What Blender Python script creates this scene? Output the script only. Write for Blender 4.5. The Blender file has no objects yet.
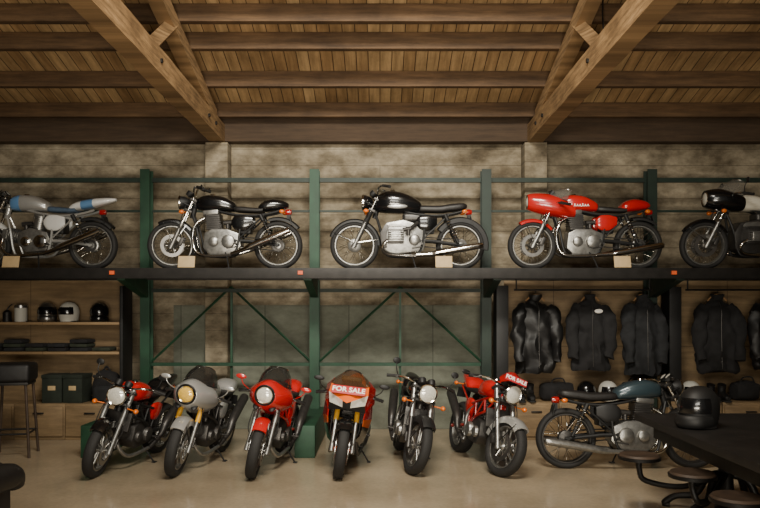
import bpy, bmesh, math, random
from mathutils import Vector, Matrix, Euler, noise
random.seed(7)
C = bpy.context.scene.collection
R = math.radians
pi = math.pi
V = Vector

# ------------------------------------------------------------------ materials
def lin(c):
    return tuple((v/255)/12.92 if v/255 <= .04045 else ((v/255+.055)/1.055)**2.4 for v in c)

def mat(name, rgb, rough=.5, metal=0., var=.12, scale=8., coat=0., bump=0., alpha=1., emit=0.):
    m = bpy.data.materials.new(name); m.use_nodes = True
    nt = m.node_tree; b = nt.nodes['Principled BSDF']; L = nt.links.new
    tc = nt.nodes.new('ShaderNodeTexCoord'); n = nt.nodes.new('ShaderNodeTexNoise')
    n.inputs['Scale'].default_value = scale; n.inputs['Detail'].default_value = 5
    L(tc.outputs['Object'], n.inputs['Vector'])
    r = nt.nodes.new('ShaderNodeValToRGB'); c = lin(rgb)
    e = r.color_ramp.elements
    e[0].position = .3; e[1].position = .7
    e[0].color = tuple(max(0, x*(1-var)) for x in c)+(1,)
    e[1].color = tuple(min(1, x*(1+var)) for x in c)+(1,)
    L(n.outputs['Fac'], r.inputs['Fac']); L(r.outputs['Color'], b.inputs['Base Color'])
    b.inputs['Roughness'].default_value = rough; b.inputs['Metallic'].default_value = metal
    b.inputs['Coat Weight'].default_value = coat; b.inputs['Alpha'].default_value = alpha
    if bump:
        bp = nt.nodes.new('ShaderNodeBump'); bp.inputs['Strength'].default_value = bump
        bp.inputs['Distance'].default_value = .02
        L(n.outputs['Fac'], bp.inputs['Height']); L(bp.outputs['Normal'], b.inputs['Normal'])
    return m

def board_mat(name, c1, c2, cm, width, row, axes, rough=.7, grain=.5, mortar=.006, gscale=(1.2, 14, 14), stain=.0, off=.37):
    """boards / formwork courses: brick pattern laid on two object axes, with grain noise and blotchy stains"""
    m = bpy.data.materials.new(name); m.use_nodes = True
    nt = m.node_tree; b = nt.nodes['Principled BSDF']; L = nt.links.new
    tc = nt.nodes.new('ShaderNodeTexCoord'); sp = nt.nodes.new('ShaderNodeSeparateXYZ'); cb = nt.nodes.new('ShaderNodeCombineXYZ')
    L(tc.outputs['Object'], sp.inputs[0]); L(sp.outputs[axes[0]], cb.inputs[0]); L(sp.outputs[axes[1]], cb.inputs[1])
    br = nt.nodes.new('ShaderNodeTexBrick')
    br.inputs['Color1'].default_value = lin(c1)+(1,); br.inputs['Color2'].default_value = lin(c2)+(1,)
    br.inputs['Mortar'].default_value = lin(cm)+(1,)
    br.inputs['Scale'].default_value = 1; br.inputs['Brick Width'].default_value = width; br.inputs['Row Height'].default_value = row
    br.inputs['Mortar Size'].default_value = mortar; br.inputs['Bias'].default_value = 0
    br.offset = off
    L(cb.outputs[0], br.inputs['Vector'])
    mp = nt.nodes.new('ShaderNodeMapping'); mp.inputs['Scale'].default_value = gscale
    L(cb.outputs[0], mp.inputs['Vector'])
    n = nt.nodes.new('ShaderNodeTexNoise'); n.inputs['Scale'].default_value = 1.5; n.inputs['Detail'].default_value = 8; n.inputs['Roughness'].default_value = .65
    L(mp.outputs[0], n.inputs['Vector'])
    mx = nt.nodes.new('ShaderNodeMixRGB'); mx.blend_type = 'MULTIPLY'; mx.inputs['Fac'].default_value = grain
    rp = nt.nodes.new('ShaderNodeValToRGB'); rp.color_ramp.elements[0].position = .3; rp.color_ramp.elements[1].position = .68
    rp.color_ramp.elements[0].color = (.25, .22, .18, 1); rp.color_ramp.elements[1].color = (1.1, 1.1, 1.1, 1)
    L(n.outputs['Fac'], rp.inputs['Fac']); L(br.outputs['Color'], mx.inputs[1]); L(rp.outputs['Color'], mx.inputs[2])
    out = mx.outputs[0]
    if stain:
        n3 = nt.nodes.new('ShaderNodeTexNoise'); n3.inputs['Scale'].default_value = .9; n3.inputs['Detail'].default_value = 9; n3.inputs['Roughness'].default_value = .7
        mp3 = nt.nodes.new('ShaderNodeMapping'); mp3.inputs['Scale'].default_value = (1, 1.8, 1); L(cb.outputs[0], mp3.inputs['Vector'])
        L(mp3.outputs[0], n3.inputs['Vector'])
        r3 = nt.nodes.new('ShaderNodeValToRGB'); r3.color_ramp.elements[0].position = .36; r3.color_ramp.elements[1].position = .62
        r3.color_ramp.elements[0].color = (.34, .31, .27, 1); r3.color_ramp.elements[1].color = (1.05, 1.05, 1.05, 1)
        L(n3.outputs['Fac'], r3.inputs['Fac'])
        m3 = nt.nodes.new('ShaderNodeMixRGB'); m3.blend_type = 'MULTIPLY'; m3.inputs['Fac'].default_value = stain
        L(out, m3.inputs[1]); L(r3.outputs['Color'], m3.inputs[2]); out = m3.outputs[0]
    L(out, b.inputs['Base Color'])
    bp = nt.nodes.new('ShaderNodeBump'); bp.inputs['Strength'].default_value = .35; bp.inputs['Distance'].default_value = .02
    L(out, bp.inputs['Height']); L(bp.outputs['Normal'], b.inputs['Normal'])
    b.inputs['Roughness'].default_value = rough
    return m

M = dict(
    tire=mat('rubber', (28, 27, 26), .75, 0, .2, 60, bump=.2),
    black=mat('black_paint', (16, 16, 17), .2, 0, .2, 4, coat=.6),
    blackm=mat('black_satin', (24, 24, 24), .55, .1, .2, 12),
    seat=mat('black_vinyl', (30, 28, 27), .5, 0, .2, 40, bump=.08),
    bluegrey=mat('blue_grey_vinyl', (74, 92, 112), .5, 0, .15, 40, bump=.08),
    alu=mat('cast_aluminium', (150, 149, 145), .36, .85, .25, 26, bump=.06),
    aludark=mat('dark_cast_metal', (74, 72, 70), .42, .7, .15, 20),
    chrome=mat('chrome', (208, 206, 201), .13, 1, .06, 6),
    disc=mat('brake_steel', (154, 152, 149), .3, .95, .1, 40),
    red=mat('red_paint', (186, 26, 24), .22, 0, .08, 3, coat=.7),
    dred=mat('deep_red_paint', (150, 20, 20), .25, 0, .08, 3, coat=.6),
    orange=mat('orange_paint', (224, 100, 28), .3, 0, .08, 3, coat=.5),
    yellow=mat('yellow_paint', (214, 160, 48), .3, 0, .08, 3, coat=.5),
    silver=mat('silver_paint', (180, 180, 177), .28, .5, .06, 3, coat=.5),
    white=mat('white_paint', (216, 216, 213), .3, 0, .05, 3, coat=.4),
    cream=mat('cream_paint', (208, 203, 187), .28, 0, .06, 3, coat=.5),
    blue=mat('light_blue_paint', (92, 134, 178), .28, 0, .1, 3, coat=.5),
    teal=mat('slate_blue_paint', (56, 72, 79), .28, .3, .1, 3, coat=.6),
    lens=mat('lamp_glass', (225, 222, 210), .08, .25, .12, 50, coat=.8),
    ylens=mat('yellow_lamp_glass', (232, 190, 84), .1, .1, .12, 50, coat=.8),
    rlens=mat('red_lamp_plastic', (150, 16, 14), .2, 0, .1, 30, coat=.5),
    amber=mat('amber_plastic', (214, 108, 28), .25, 0, .1, 30, coat=.5),
    screen=mat('smoked_screen', (40, 38, 36), .06, 0, .1, 4, alpha=.62, coat=.4),
    cscreen=mat('clear_screen', (120, 116, 108), .06, 0, .1, 4, alpha=.28, coat=.4),
    oscreen=mat('bronze_screen', (74, 52, 36), .08, 0, .1, 4, alpha=.6, coat=.5),
    rackgreen=mat('rack_green_paint', (28, 64, 44), .55, .1, .25, 6, bump=.05),
    rackdark=mat('rack_dark_green_paint', (25, 42, 33), .55, .1, .25, 6),
    steel=mat('dark_steel', (40, 38, 36), .5, .5, .25, 10),
    iron=mat('cast_iron', (24, 23, 22), .5, .5, .2, 14, bump=.1),
    tabletop=mat('dark_table_top', (24, 22, 20), .55, 0, .45, 6, bump=.1),
    bag=mat('dark_cloth', (24, 23, 24), .9, 0, .3, 14, bump=.2),
    navy=mat('charcoal_cloth', (29, 30, 32), .9, 0, .3, 14, bump=.2),
    olive=mat('olive_cloth', (42, 47, 35), .9, 0, .3, 14, bump=.2),
    boxgreen=mat('dark_green_card', (30, 38, 29), .8, 0, .3, 10, bump=.08),
    leather=mat('black_leather', (17, 16, 16), .55, 0, .3, 12, bump=.15),
    card=mat('card_stock', (190, 164, 122), .7, 0, .1, 12),
    signred=mat('sign_red', (170, 28, 34), .5, 0, .06, 5),
    signwhite=mat('sign_white', (240, 236, 228), .5, 0, .03, 5),
    paper=mat('white_card', (190, 188, 178), .6, 0, .06, 5),
    orangetip=mat('orange_cap', (214, 88, 36), .5, 0, .1, 10),
    stoolwood=mat('stool_wood', (60, 46, 34), .6, 0, .35, 9),
    hanger=mat('hanger_wood', (150, 112, 70), .5, 0, .2, 12),
    panel=board_mat('grey_wall_panels', (128, 132, 118), (118, 122, 109), (88, 90, 80), 1.22, 2.6, (0, 2), .9, .45, .006, (1.3, 2.6, 2), .7),
)
M['plank'] = board_mat('roof_boards', (218, 184, 134), (182, 146, 100), (66, 48, 30), 14, .15, (1, 0), .75, .65, .005, (.7, 9, 9), .6)
M['beam'] = board_mat('beam_timber', (122, 94, 65), (110, 84, 57), (60, 44, 30), 9, 1.0, (0, 2), .75, .75, .0, (1.2, 14, 14), .6)
M['plate'] = board_mat('wall_plate_timber', (88, 70, 50), (80, 62, 44), (60, 44, 30), 9, 1.0, (0, 2), .8, .6, .0, (1.2, 14, 14), .4)
M['truss'] = board_mat('truss_timber', (194, 158, 112), (174, 140, 96), (90, 66, 44), 9, 1.0, (1, 2), .75, .95, .0, (1.6, 18, 18), .9)
M['wallc'] = board_mat('board_formed_concrete', (178, 166, 142), (154, 143, 121), (126, 116, 97), 40, .24, (0, 2), .92, .85, .004, (2.2, 3.2, 4), 1.0)
M['walls'] = board_mat('side_wall_concrete', (150, 140, 120), (136, 126, 108), (110, 102, 86), 40, .24, (1, 2), .9, .6, .004, (1.4, 2.6, 4), .8)
M['ply'] = board_mat('plywood', (156, 132, 98), (144, 120, 87), (90, 70, 46), 2.44, 1.22, (0, 2), .65, .6, .004, (1.0, 9, 9), .6)
M['plyh'] = board_mat('plywood_counter', (148, 122, 87), (138, 112, 79), (90, 68, 44), 1.9, .9, (0, 1), .65, .5, .003, (1.0, 9, 9))
M['deckm'] = board_mat('deck_boards', (58, 48, 38), (48, 40, 32), (24, 20, 16), 2.4, .2, (0, 1), .7, .5)

def floor_mat():
    m = bpy.data.materials.new('polished_concrete'); m.use_nodes = True
    nt = m.node_tree; b = nt.nodes['Principled BSDF']; L = nt.links.new
    tc = nt.nodes.new('ShaderNodeTexCoord')
    n1 = nt.nodes.new('ShaderNodeTexNoise'); n1.inputs['Scale'].default_value = .6; n1.inputs['Detail'].default_value = 8; n1.inputs['Roughness'].default_value = .58
    n2 = nt.nodes.new('ShaderNodeTexNoise'); n2.inputs['Scale'].default_value = 24; n2.inputs['Detail'].default_value = 5
    L(tc.outputs['Object'], n1.inputs['Vector']); L(tc.outputs['Object'], n2.inputs['Vector'])
    r = nt.nodes.new('ShaderNodeValToRGB'); e = r.color_ramp.elements
    e[0].position = .32; e[0].color = lin((140, 126, 104))+(1,); e[1].position = .68; e[1].color = lin((178, 162, 136))+(1,)
    L(n1.outputs['Fac'], r.inputs['Fac'])
    mx = nt.nodes.new('ShaderNodeMixRGB'); mx.blend_type = 'OVERLAY'; mx.inputs['Fac'].default_value = .18
    L(r.outputs['Color'], mx.inputs[1]); L(n2.outputs['Fac'], mx.inputs[2]); L(mx.outputs[0], b.inputs['Base Color'])
    r2 = nt.nodes.new('ShaderNodeMapRange'); r2.inputs[3].default_value = .08; r2.inputs[4].default_value = .26
    L(n1.outputs['Fac'], r2.inputs[0]); L(r2.outputs[0], b.inputs['Roughness'])
    return m
M['floor'] = floor_mat()

# ------------------------------------------------------------------ mesh builder
def crom(P, k):
    out = []; n = len(P)
    for i in range(n-1):
        p0 = P[max(i-1, 0)]; p1 = P[i]; p2 = P[i+1]; p3 = P[min(i+2, n-1)]
        for j in range(k):
            t = j/k
            out.append(tuple(.5*(2*b+(-a+c)*t+(2*a-5*b+4*c-d)*t*t+(-a+3*b-3*c+d)*t**3) for a, b, c, d in zip(p0, p1, p2, p3)))
    out.append(tuple(P[-1])); return out

def spow(v, e): return math.copysign(abs(v)**e, v)

class MB:
    def __init__(s): s.bm = bmesh.new()
    def face(s, vs):
        try: s.bm.faces.new(vs)
        except ValueError: pass
    def rings(s, rs, close=True, cap0=True, cap1=True):
        vv = [[s.bm.verts.new(p) for p in r] for r in rs]
        for a, b in zip(vv, vv[1:]):
            n = len(a)
            for j in range(n if close else n-1):
                k = (j+1) % n
                s.face([a[j], a[k], b[k], b[j]])
        if cap0: s.face(list(reversed(vv[0])))
        if cap1: s.face(vv[-1])
        return s
    def tube(s, pts, r, n=8, sm=0, flat=None):
        pts = [tuple(p) for p in pts]
        rl = r if isinstance(r, (list, tuple)) else [r]*len(pts)
        if sm:
            q = crom([p+(a,) for p, a in zip(pts, rl)], sm)
            pts = [p[:3] for p in q]; rl = [p[3] for p in q]
        P = [V(p) for p in pts]; rs = []; up = None
        for i, p in enumerate(P):
            t = (P[min(i+1, len(P)-1)]-P[max(i-1, 0)]).normalized()
            if up is None:
                up = V((0, 0, 1)) if abs(t.z) < .9 else V((1, 0, 0))
            a = (up-t*up.dot(t))
            a = a.normalized() if a.length > 1e-6 else t.orthogonal().normalized()
            b = t.cross(a); up = a
            fa = flat or (1, 1)
            rs.append([p+(a*math.cos(2*pi*j/n)*fa[0]+b*math.sin(2*pi*j/n)*fa[1])*rl[i] for j in range(n)])
        return s.rings(rs)
    def cyl(s, a, b, r, r2=None, n=18):
        return s.tube([a, b], [r, r if r2 is None else r2], n)
    def lathe(s, prof, o, ax=(0, 1, 0), e1=(1, 0, 0), n=36, a0=0, a1=2*pi, closed=False):
        o = V(o); ax = V(ax).normalized(); e1 = V(e1); e1 = (e1-ax*e1.dot(ax)).normalized(); e2 = e1.cross(ax)
        if ax == V((0, 1, 0)): e2 = V((0, 0, 1))
        full = abs(a1-a0-2*pi) < 1e-6; m = n if full else n+1
        vv = []
        for i in range(m):
            a = a0+(a1-a0)*i/n; d = e1*math.cos(a)+e2*math.sin(a)
            vv.append([s.bm.verts.new(o+ax*q[1]+d*q[0]) for q in prof])
        k = len(prof)
        for i in range(n):
            A = vv[i]; B = vv[(i+1) % m]
            for j in range(k if closed else k-1):
                l = (j+1) % k; s.face([A[j], A[l], B[l], B[j]])
        if not full and closed: s.face(vv[0]); s.face(list(reversed(vv[-1])))
        return s
    def box(s, c, size, rot=None, bev=0, seg=2):
        m = Matrix.Translation(V(c)) @ (Euler(rot).to_matrix().to_4x4() if rot else Matrix()) @ Matrix.Diagonal((size[0], size[1], size[2], 1))
        r = bmesh.ops.create_cube(s.bm, size=1, matrix=m)
        if bev:
            es = list({e for v in r['verts'] for e in v.link_edges})
            bmesh.ops.bevel(s.bm, geom=es, offset=bev, segments=seg, profile=.5 if seg > 2 else .6, affect='EDGES')
        return s
    def ell(s, c, r, n=20, rot=None):
        m = Matrix.Translation(V(c)) @ (Euler(rot).to_matrix().to_4x4() if rot else Matrix()) @ Matrix.Diagonal((r[0], r[1], r[2], 1))
        bmesh.ops.create_uvsphere(s.bm, u_segments=n, v_segments=max(8, n//2), radius=1, matrix=m); return s
    def loft(s, secs, n=24, sub=4, ex=2.4, f=None, cap0=True, cap1=True, rng=None, grow=1.):
        """secs (s, centre, half width, half height); f maps (s,u,v) to a point"""
        q = crom([tuple(x) for x in secs], sub) if sub > 1 else secs
        if rng:
            q = [x for x in q if min(rng) <= x[0] <= max(rng)]
        f = f or (lambda a, u, v: V((a, u, v)))
        rs = []
        for (x, c, w, h) in q:
            r = []
            for j in range(n):
                a = 2*pi*j/n
                r.append(f(x, spow(math.cos(a), 2/ex)*w*grow, c+spow(math.sin(a), 2/ex)*h*grow))
            rs.append(r)
        return s.rings(rs, True, cap0, cap1)
    def patch(s, rows, su=4, sv=4, th=.006):
        g = [crom(r, su) for r in rows]
        cols = [crom([g[i][j] for i in range(len(g))], sv) for j in range(len(g[0]))]
        vv = [[s.bm.verts.new(p) for p in c] for c in cols]
        fs = []
        for a, b in zip(vv, vv[1:]):
            for j in range(len(a)-1):
                fs.append(s.bm.faces.new([a[j], a[j+1], b[j+1], b[j]]))
        bmesh.ops.recalc_face_normals(s.bm, faces=fs)
        if th: bmesh.ops.solidify(s.bm, geom=fs, thickness=th)
        return s
    def facets(s, P, polys, th=.006):
        """flat panels: P named points, polys strings of point names"""
        vs = {k: s.bm.verts.new(p) for k, p in P.items()}
        fs = [s.bm.faces.new([vs[k] for k in q]) for q in polys]
        for k, v in list(vs.items()):
            if not v.link_faces: s.bm.verts.remove(v)
        bmesh.ops.recalc_face_normals(s.bm, faces=fs)
        bmesh.ops.solidify(s.bm, geom=fs, thickness=th)
        return s
    def prism(s, poly, y0, y1, bev=0):
        a = [s.bm.verts.new((x, y0, z)) for x, z in poly]; b = [s.bm.verts.new((x, y1, z)) for x, z in poly]
        n = len(poly); fs = []
        for j in range(n):
            k = (j+1) % n; fs.append(s.bm.faces.new([a[j], a[k], b[k], b[j]]))
        fs.append(s.bm.faces.new(list(reversed(a)))); fs.append(s.bm.faces.new(b))
        if bev:
            es = list({e for f_ in fs for e in f_.edges})
            bmesh.ops.bevel(s.bm, geom=es, offset=bev, segments=2, profile=.6, affect='EDGES')
        return s
    def fins(s, a, b, r, k, n=20, ratio=.78):
        a = V(a); b = V(b); L = (b-a).length; ax = (b-a)/L; pr = [(0, 0)]
        for i in range(k):
            t = L*i/k; h = L/k
            pr += [(r*ratio, t), (r*ratio, t+h*.45), (r, t+h*.5), (r, t+h*.95)]
        pr += [(r*ratio, L), (0, L)]
        e = V((0, 1, 0)) if abs(ax.y) < .9 else V((1, 0, 0))
        return s.lathe(pr, a, ax, e, n)
    def jitter(s, amt, sc=6, seed=0):
        o = V((seed*3.7, seed*1.3, seed*2.1))
        for v in s.bm.verts:
            v.co += noise.noise_vector(v.co*sc+o)*amt
        return s
    def build(s, name, m, parent=None, mx=None, label=None, loc=None, rot=None, sharp=38):
        bm = s.bm
        bmesh.ops.remove_doubles(bm, verts=bm.verts, dist=1e-5)
        bmesh.ops.dissolve_degenerate(bm, edges=bm.edges, dist=1e-6)
        if mx is not None: bm.transform(mx)
        bmesh.ops.recalc_face_normals(bm, faces=bm.faces)
        for f in bm.faces: f.smooth = True
        for e in bm.edges:
            if len(e.link_faces) == 2 and e.calc_face_angle(0) > R(sharp): e.smooth = False
        me = bpy.data.meshes.new(name); bm.to_mesh(me); bm.free()
        me.materials.append(m)
        o = bpy.data.objects.new(name, me); C.objects.link(o)
        if parent is not None: o.parent = parent
        if loc is not None: o.location = loc
        if rot is not None: o.rotation_euler = rot
        if label: o['label'] = label
        return o

def tag(o, label, cat, group=None):
    o['label'] = label; o['category'] = cat
    if group: o['group'] = group
    return o
def thing(name, label, cat, loc=(0, 0, 0), rot=(0, 0, 0), group=None):
    o = bpy.data.objects.new(name, None); C.objects.link(o); o.empty_display_size = .1
    o.location = loc; o.rotation_euler = rot
    return tag(o, label, cat, group)
def struct(name, mb, m, label=None):
    o = mb.build(name, m); o['kind'] = 'structure'
    if label: o['label'] = label
    return o
def text_mesh(body, size, m, parent, mx, extrude=.002, name='lettering'):
    cu = bpy.data.curves.new(name, 'FONT'); cu.body = body; cu.size = size; cu.align_x = 'CENTER'; cu.align_y = 'CENTER'; cu.extrude = extrude
    cu.offset = size*.022
    t = bpy.data.objects.new('tmp_text', cu); C.objects.link(t)
    bpy.context.view_layer.update()
    dg = bpy.context.evaluated_depsgraph_get()
    me = bpy.data.meshes.new_from_object(t.evaluated_get(dg)); bpy.data.objects.remove(t)
    me.name = name; me.transform(mx); me.materials.clear(); me.materials.append(m)
    o = bpy.data.objects.new(name, me); C.objects.link(o); o.parent = parent
    o['label'] = 'white lettering reading %s' % body
    return o

# ------------------------------------------------------------------ the room
CZ = lambda y: 4.55+.25*(10.8-y)          # underside of the roof boards
struct('floor', MB().box((0, 4, -.1), (16, 17.6, .2)), M['floor'])
struct('wall_back', MB().box((0, 10.9, 2.3), (16, .2, 4.6)), M['wallc'])
for nm, x in (('wall_left', -7.6), ('wall_right', 7.6)):
    struct(nm, MB().box((x, 4, 4), (.2, 17.6, 8.4)), M['walls'])
c = MB(); y0, y1 = -4.6, 11.0
c.rings([[V((-7.7, y0, CZ(y0))), V((7.7, y0, CZ(y0))), V((7.7, y0, CZ(y0)+.12)), V((-7.7, y0, CZ(y0)+.12))],
         [V((-7.7, y1, CZ(y1))), V((7.7, y1, CZ(y1))), V((7.7, y1, CZ(y1)+.12)), V((-7.7, y1, CZ(y1)+.12))]])
struct('ceiling', c, M['plank'])
struct('trim_1', MB().box((0, 10.70, 4.33), (15, .2, .36)), M['plate'], 'dark timber wall plate under the roof')
for i, x in enumerate((-2.33, 2.22)):
    struct('trim_%d' % (i+2), MB().box((x, 10.66, 2.06), (.32, .28, 4.12), bev=.01), M['wallc'], 'concrete pilaster under the roof truss')
struct('trim_4', MB().box((-.75, 10.77, .9), (4.5, .06, 1.8)), M['panel'], 'grey wall panels behind the green bracing')
struct('trim_5', MB().box((-4.52, 10.34, 1.3), (2.1, .03, 1.68)), M['ply'], 'plywood wall lining at the left')
struct('trim_6', MB().box((3.62, 10.40, 1.3), (3.75, .03, 1.68)), M['ply'], 'plywood wall lining behind the jackets')
pl = ['nearest the back wall', 'second from the back wall', 'third from the back wall', 'fourth from the back wall', 'fifth from the back wall', 'sixth from the back wall']
for i, y in enumerate((10.42, 9.65, 8.84, 8.33, 7.75, 7.0)):
    b = MB().box((0, y, CZ(y)-.10), (14.9, .1, .2), bev=.008)
    tag(b.build('roof_purlin', M['beam']), 'long brown timber roof purlin, %s' % pl[i], 'beam', 'timber purlins under the roof boards')
for x, nm in ((-2.33, 'left'), (2.22, 'right')):
    t = thing('roof_truss', 'timber roof truss with two chords, over the %s concrete pilaster' % nm, 'truss', (x, 10.5, 4.13), group='timber roof trusses')
    rs = []
    for k in range(41):
        yy = .1-7.6*k/40; w_ = .105+.008*noise.noise(V((x, yy*1.7, 0))); z0 = .008*noise.noise(V((x, yy*1.3, 5)))
        rs.append([V((-w_, yy, z0)), V((w_, yy, z0)), V((w_, yy, .26)), V((-w_, yy, .26))])
    MB().rings(rs).build('bottom_chord', M['truss'], t)
    f = lambda y: CZ(y)-.2-4.13
    rs = []
    for y in (10.2, 3.0):
        z = f(y); rs.append([V((-.08, y-10.5, z-.20)), V((.08, y-10.5, z-.20)), V((.08, y-10.5, z-.005)), V((-.08, y-10.5, z-.005))])
    MB().rings(rs).build('top_chord', M['truss'], t)
    MB().tube([(0, -3.1, .22), (0, -2.3, f(8.2)-.12)], .09, 4).build('strut', M['truss'], t)
    MB().box((0, -4.2, (f(6.3)+.1)/2+.03), (.14, .14, f(6.3)-.26)).build('strut', M['truss'], t)
    for yy in (-.5, -.9, -3.0):
        MB().cyl((-.125, yy, .13), (.125, yy, .13), .025, n=8).build('bolt', M['steel'], t)
cab = MB().tube([(2.45, 8.1, 5.22), (2.44, 8.1, 4.95), (2.46, 8.1, 4.7)], .008, 6, 4)
tag(cab.build('hanging_cable', M['steel']), 'thin dark cable hanging beside the right roof truss', 'cable')

# ------------------------------------------------------------------ rack
PX = (-5.66, -3.22, -.90, 1.46, 3.73, 6.05)
DZ = 2.25
rk = thing('cantilever_rack', 'green steel cantilever rack along the back wall carrying the shelf', 'rack', (0, 10.2, 0))
for i, x in enumerate(PX):
    pm = M['rackgreen'] if i in (1, 2) else M['rackdark']
    p = MB()
    for s in (-1, 1): p.box((x, s*.08, 1.83), (.13, .016, 3.66))
    p.box((x, 0, 1.83), (.025, .15, 3.66)); p.build('post', pm, rk)
    a = MB().prism([(-.1, 1.9), (-.1, DZ-.085), (-1.02, DZ-.085), (-1.02, DZ-.15)], -.05, .05)
    a.bm.transform(Matrix.Translation((x, 0, 0)) @ Matrix.Rotation(R(90), 4, 'Z'))
    a.build('arm', pm, rk)
    if i in (1, 2):
        MB().box((x+(-.16 if i == 1 else .02), -.72, .19), (.24, 1.7, .38), bev=.012).build('base_foot', M['rackgreen'], rk)
    else:
        MB().box((x, -.12, .08), (.13, .5, .16), bev=.01).build('base_foot', pm, rk)
for i in range(5):
    a, b = PX[i]+.065, PX[i+1]-.065
    MB().box(((a+b)/2, .05, 3.53), (b-a, .05, .06)).build('tie_rail', M['rackdark'], rk)
    MB().box(((a+b)/2, .05, 3.1), (b-a, .03, .03)).build('tie_rail', M['rackdark'], rk)
    if i in (1, 2):
        MB().box(((a+b)/2, .02, .98), (b-a, .05, .045)).build('tie_rail', M['rackgreen'], rk)
        MB().box(((a+b)/2, .02, 2.0), (b-a, .05, .05)).build('tie_rail', M['rackdark'], rk)
        cxx = (a+b)/2
        MB().tube([(a, .02, 1.02), (cxx, .02, 2.05)], .016, 4).build('brace', M['rackgreen'], rk)
        MB().tube([(b, .02, 1.02), (cxx, .02, 2.05)], .016, 4).build('brace', M['rackgreen'], rk)
        MB().box((cxx, .06, 1.1), (.03, .03, 1.9)).build('brace', M['rackgreen'], rk)
for x in (-.98, 3.62, -3.3):
    MB().box((x, -1.105, DZ-.06), (.06, .02, .045)).build('end_cap', M['orangetip'], rk, label='small orange cap on the shelf edge')
d = thing('shelf_deck', 'long dark shelf deck holding the five upper motorcycles', 'shelf', (0, 9.62, DZ))
MB().box((0, 0, -.02), (11.6, .98, .04)).build('deck_board', M['deckm'], d)
MB().box((0, -.50, -.067), (11.6, .03, .13), bev=.004).build('edge_beam', M['steel'], d)
MB().box((0, .46, -.057), (11.6, .03, .11)).build('back_beam', M['steel'], d)

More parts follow.
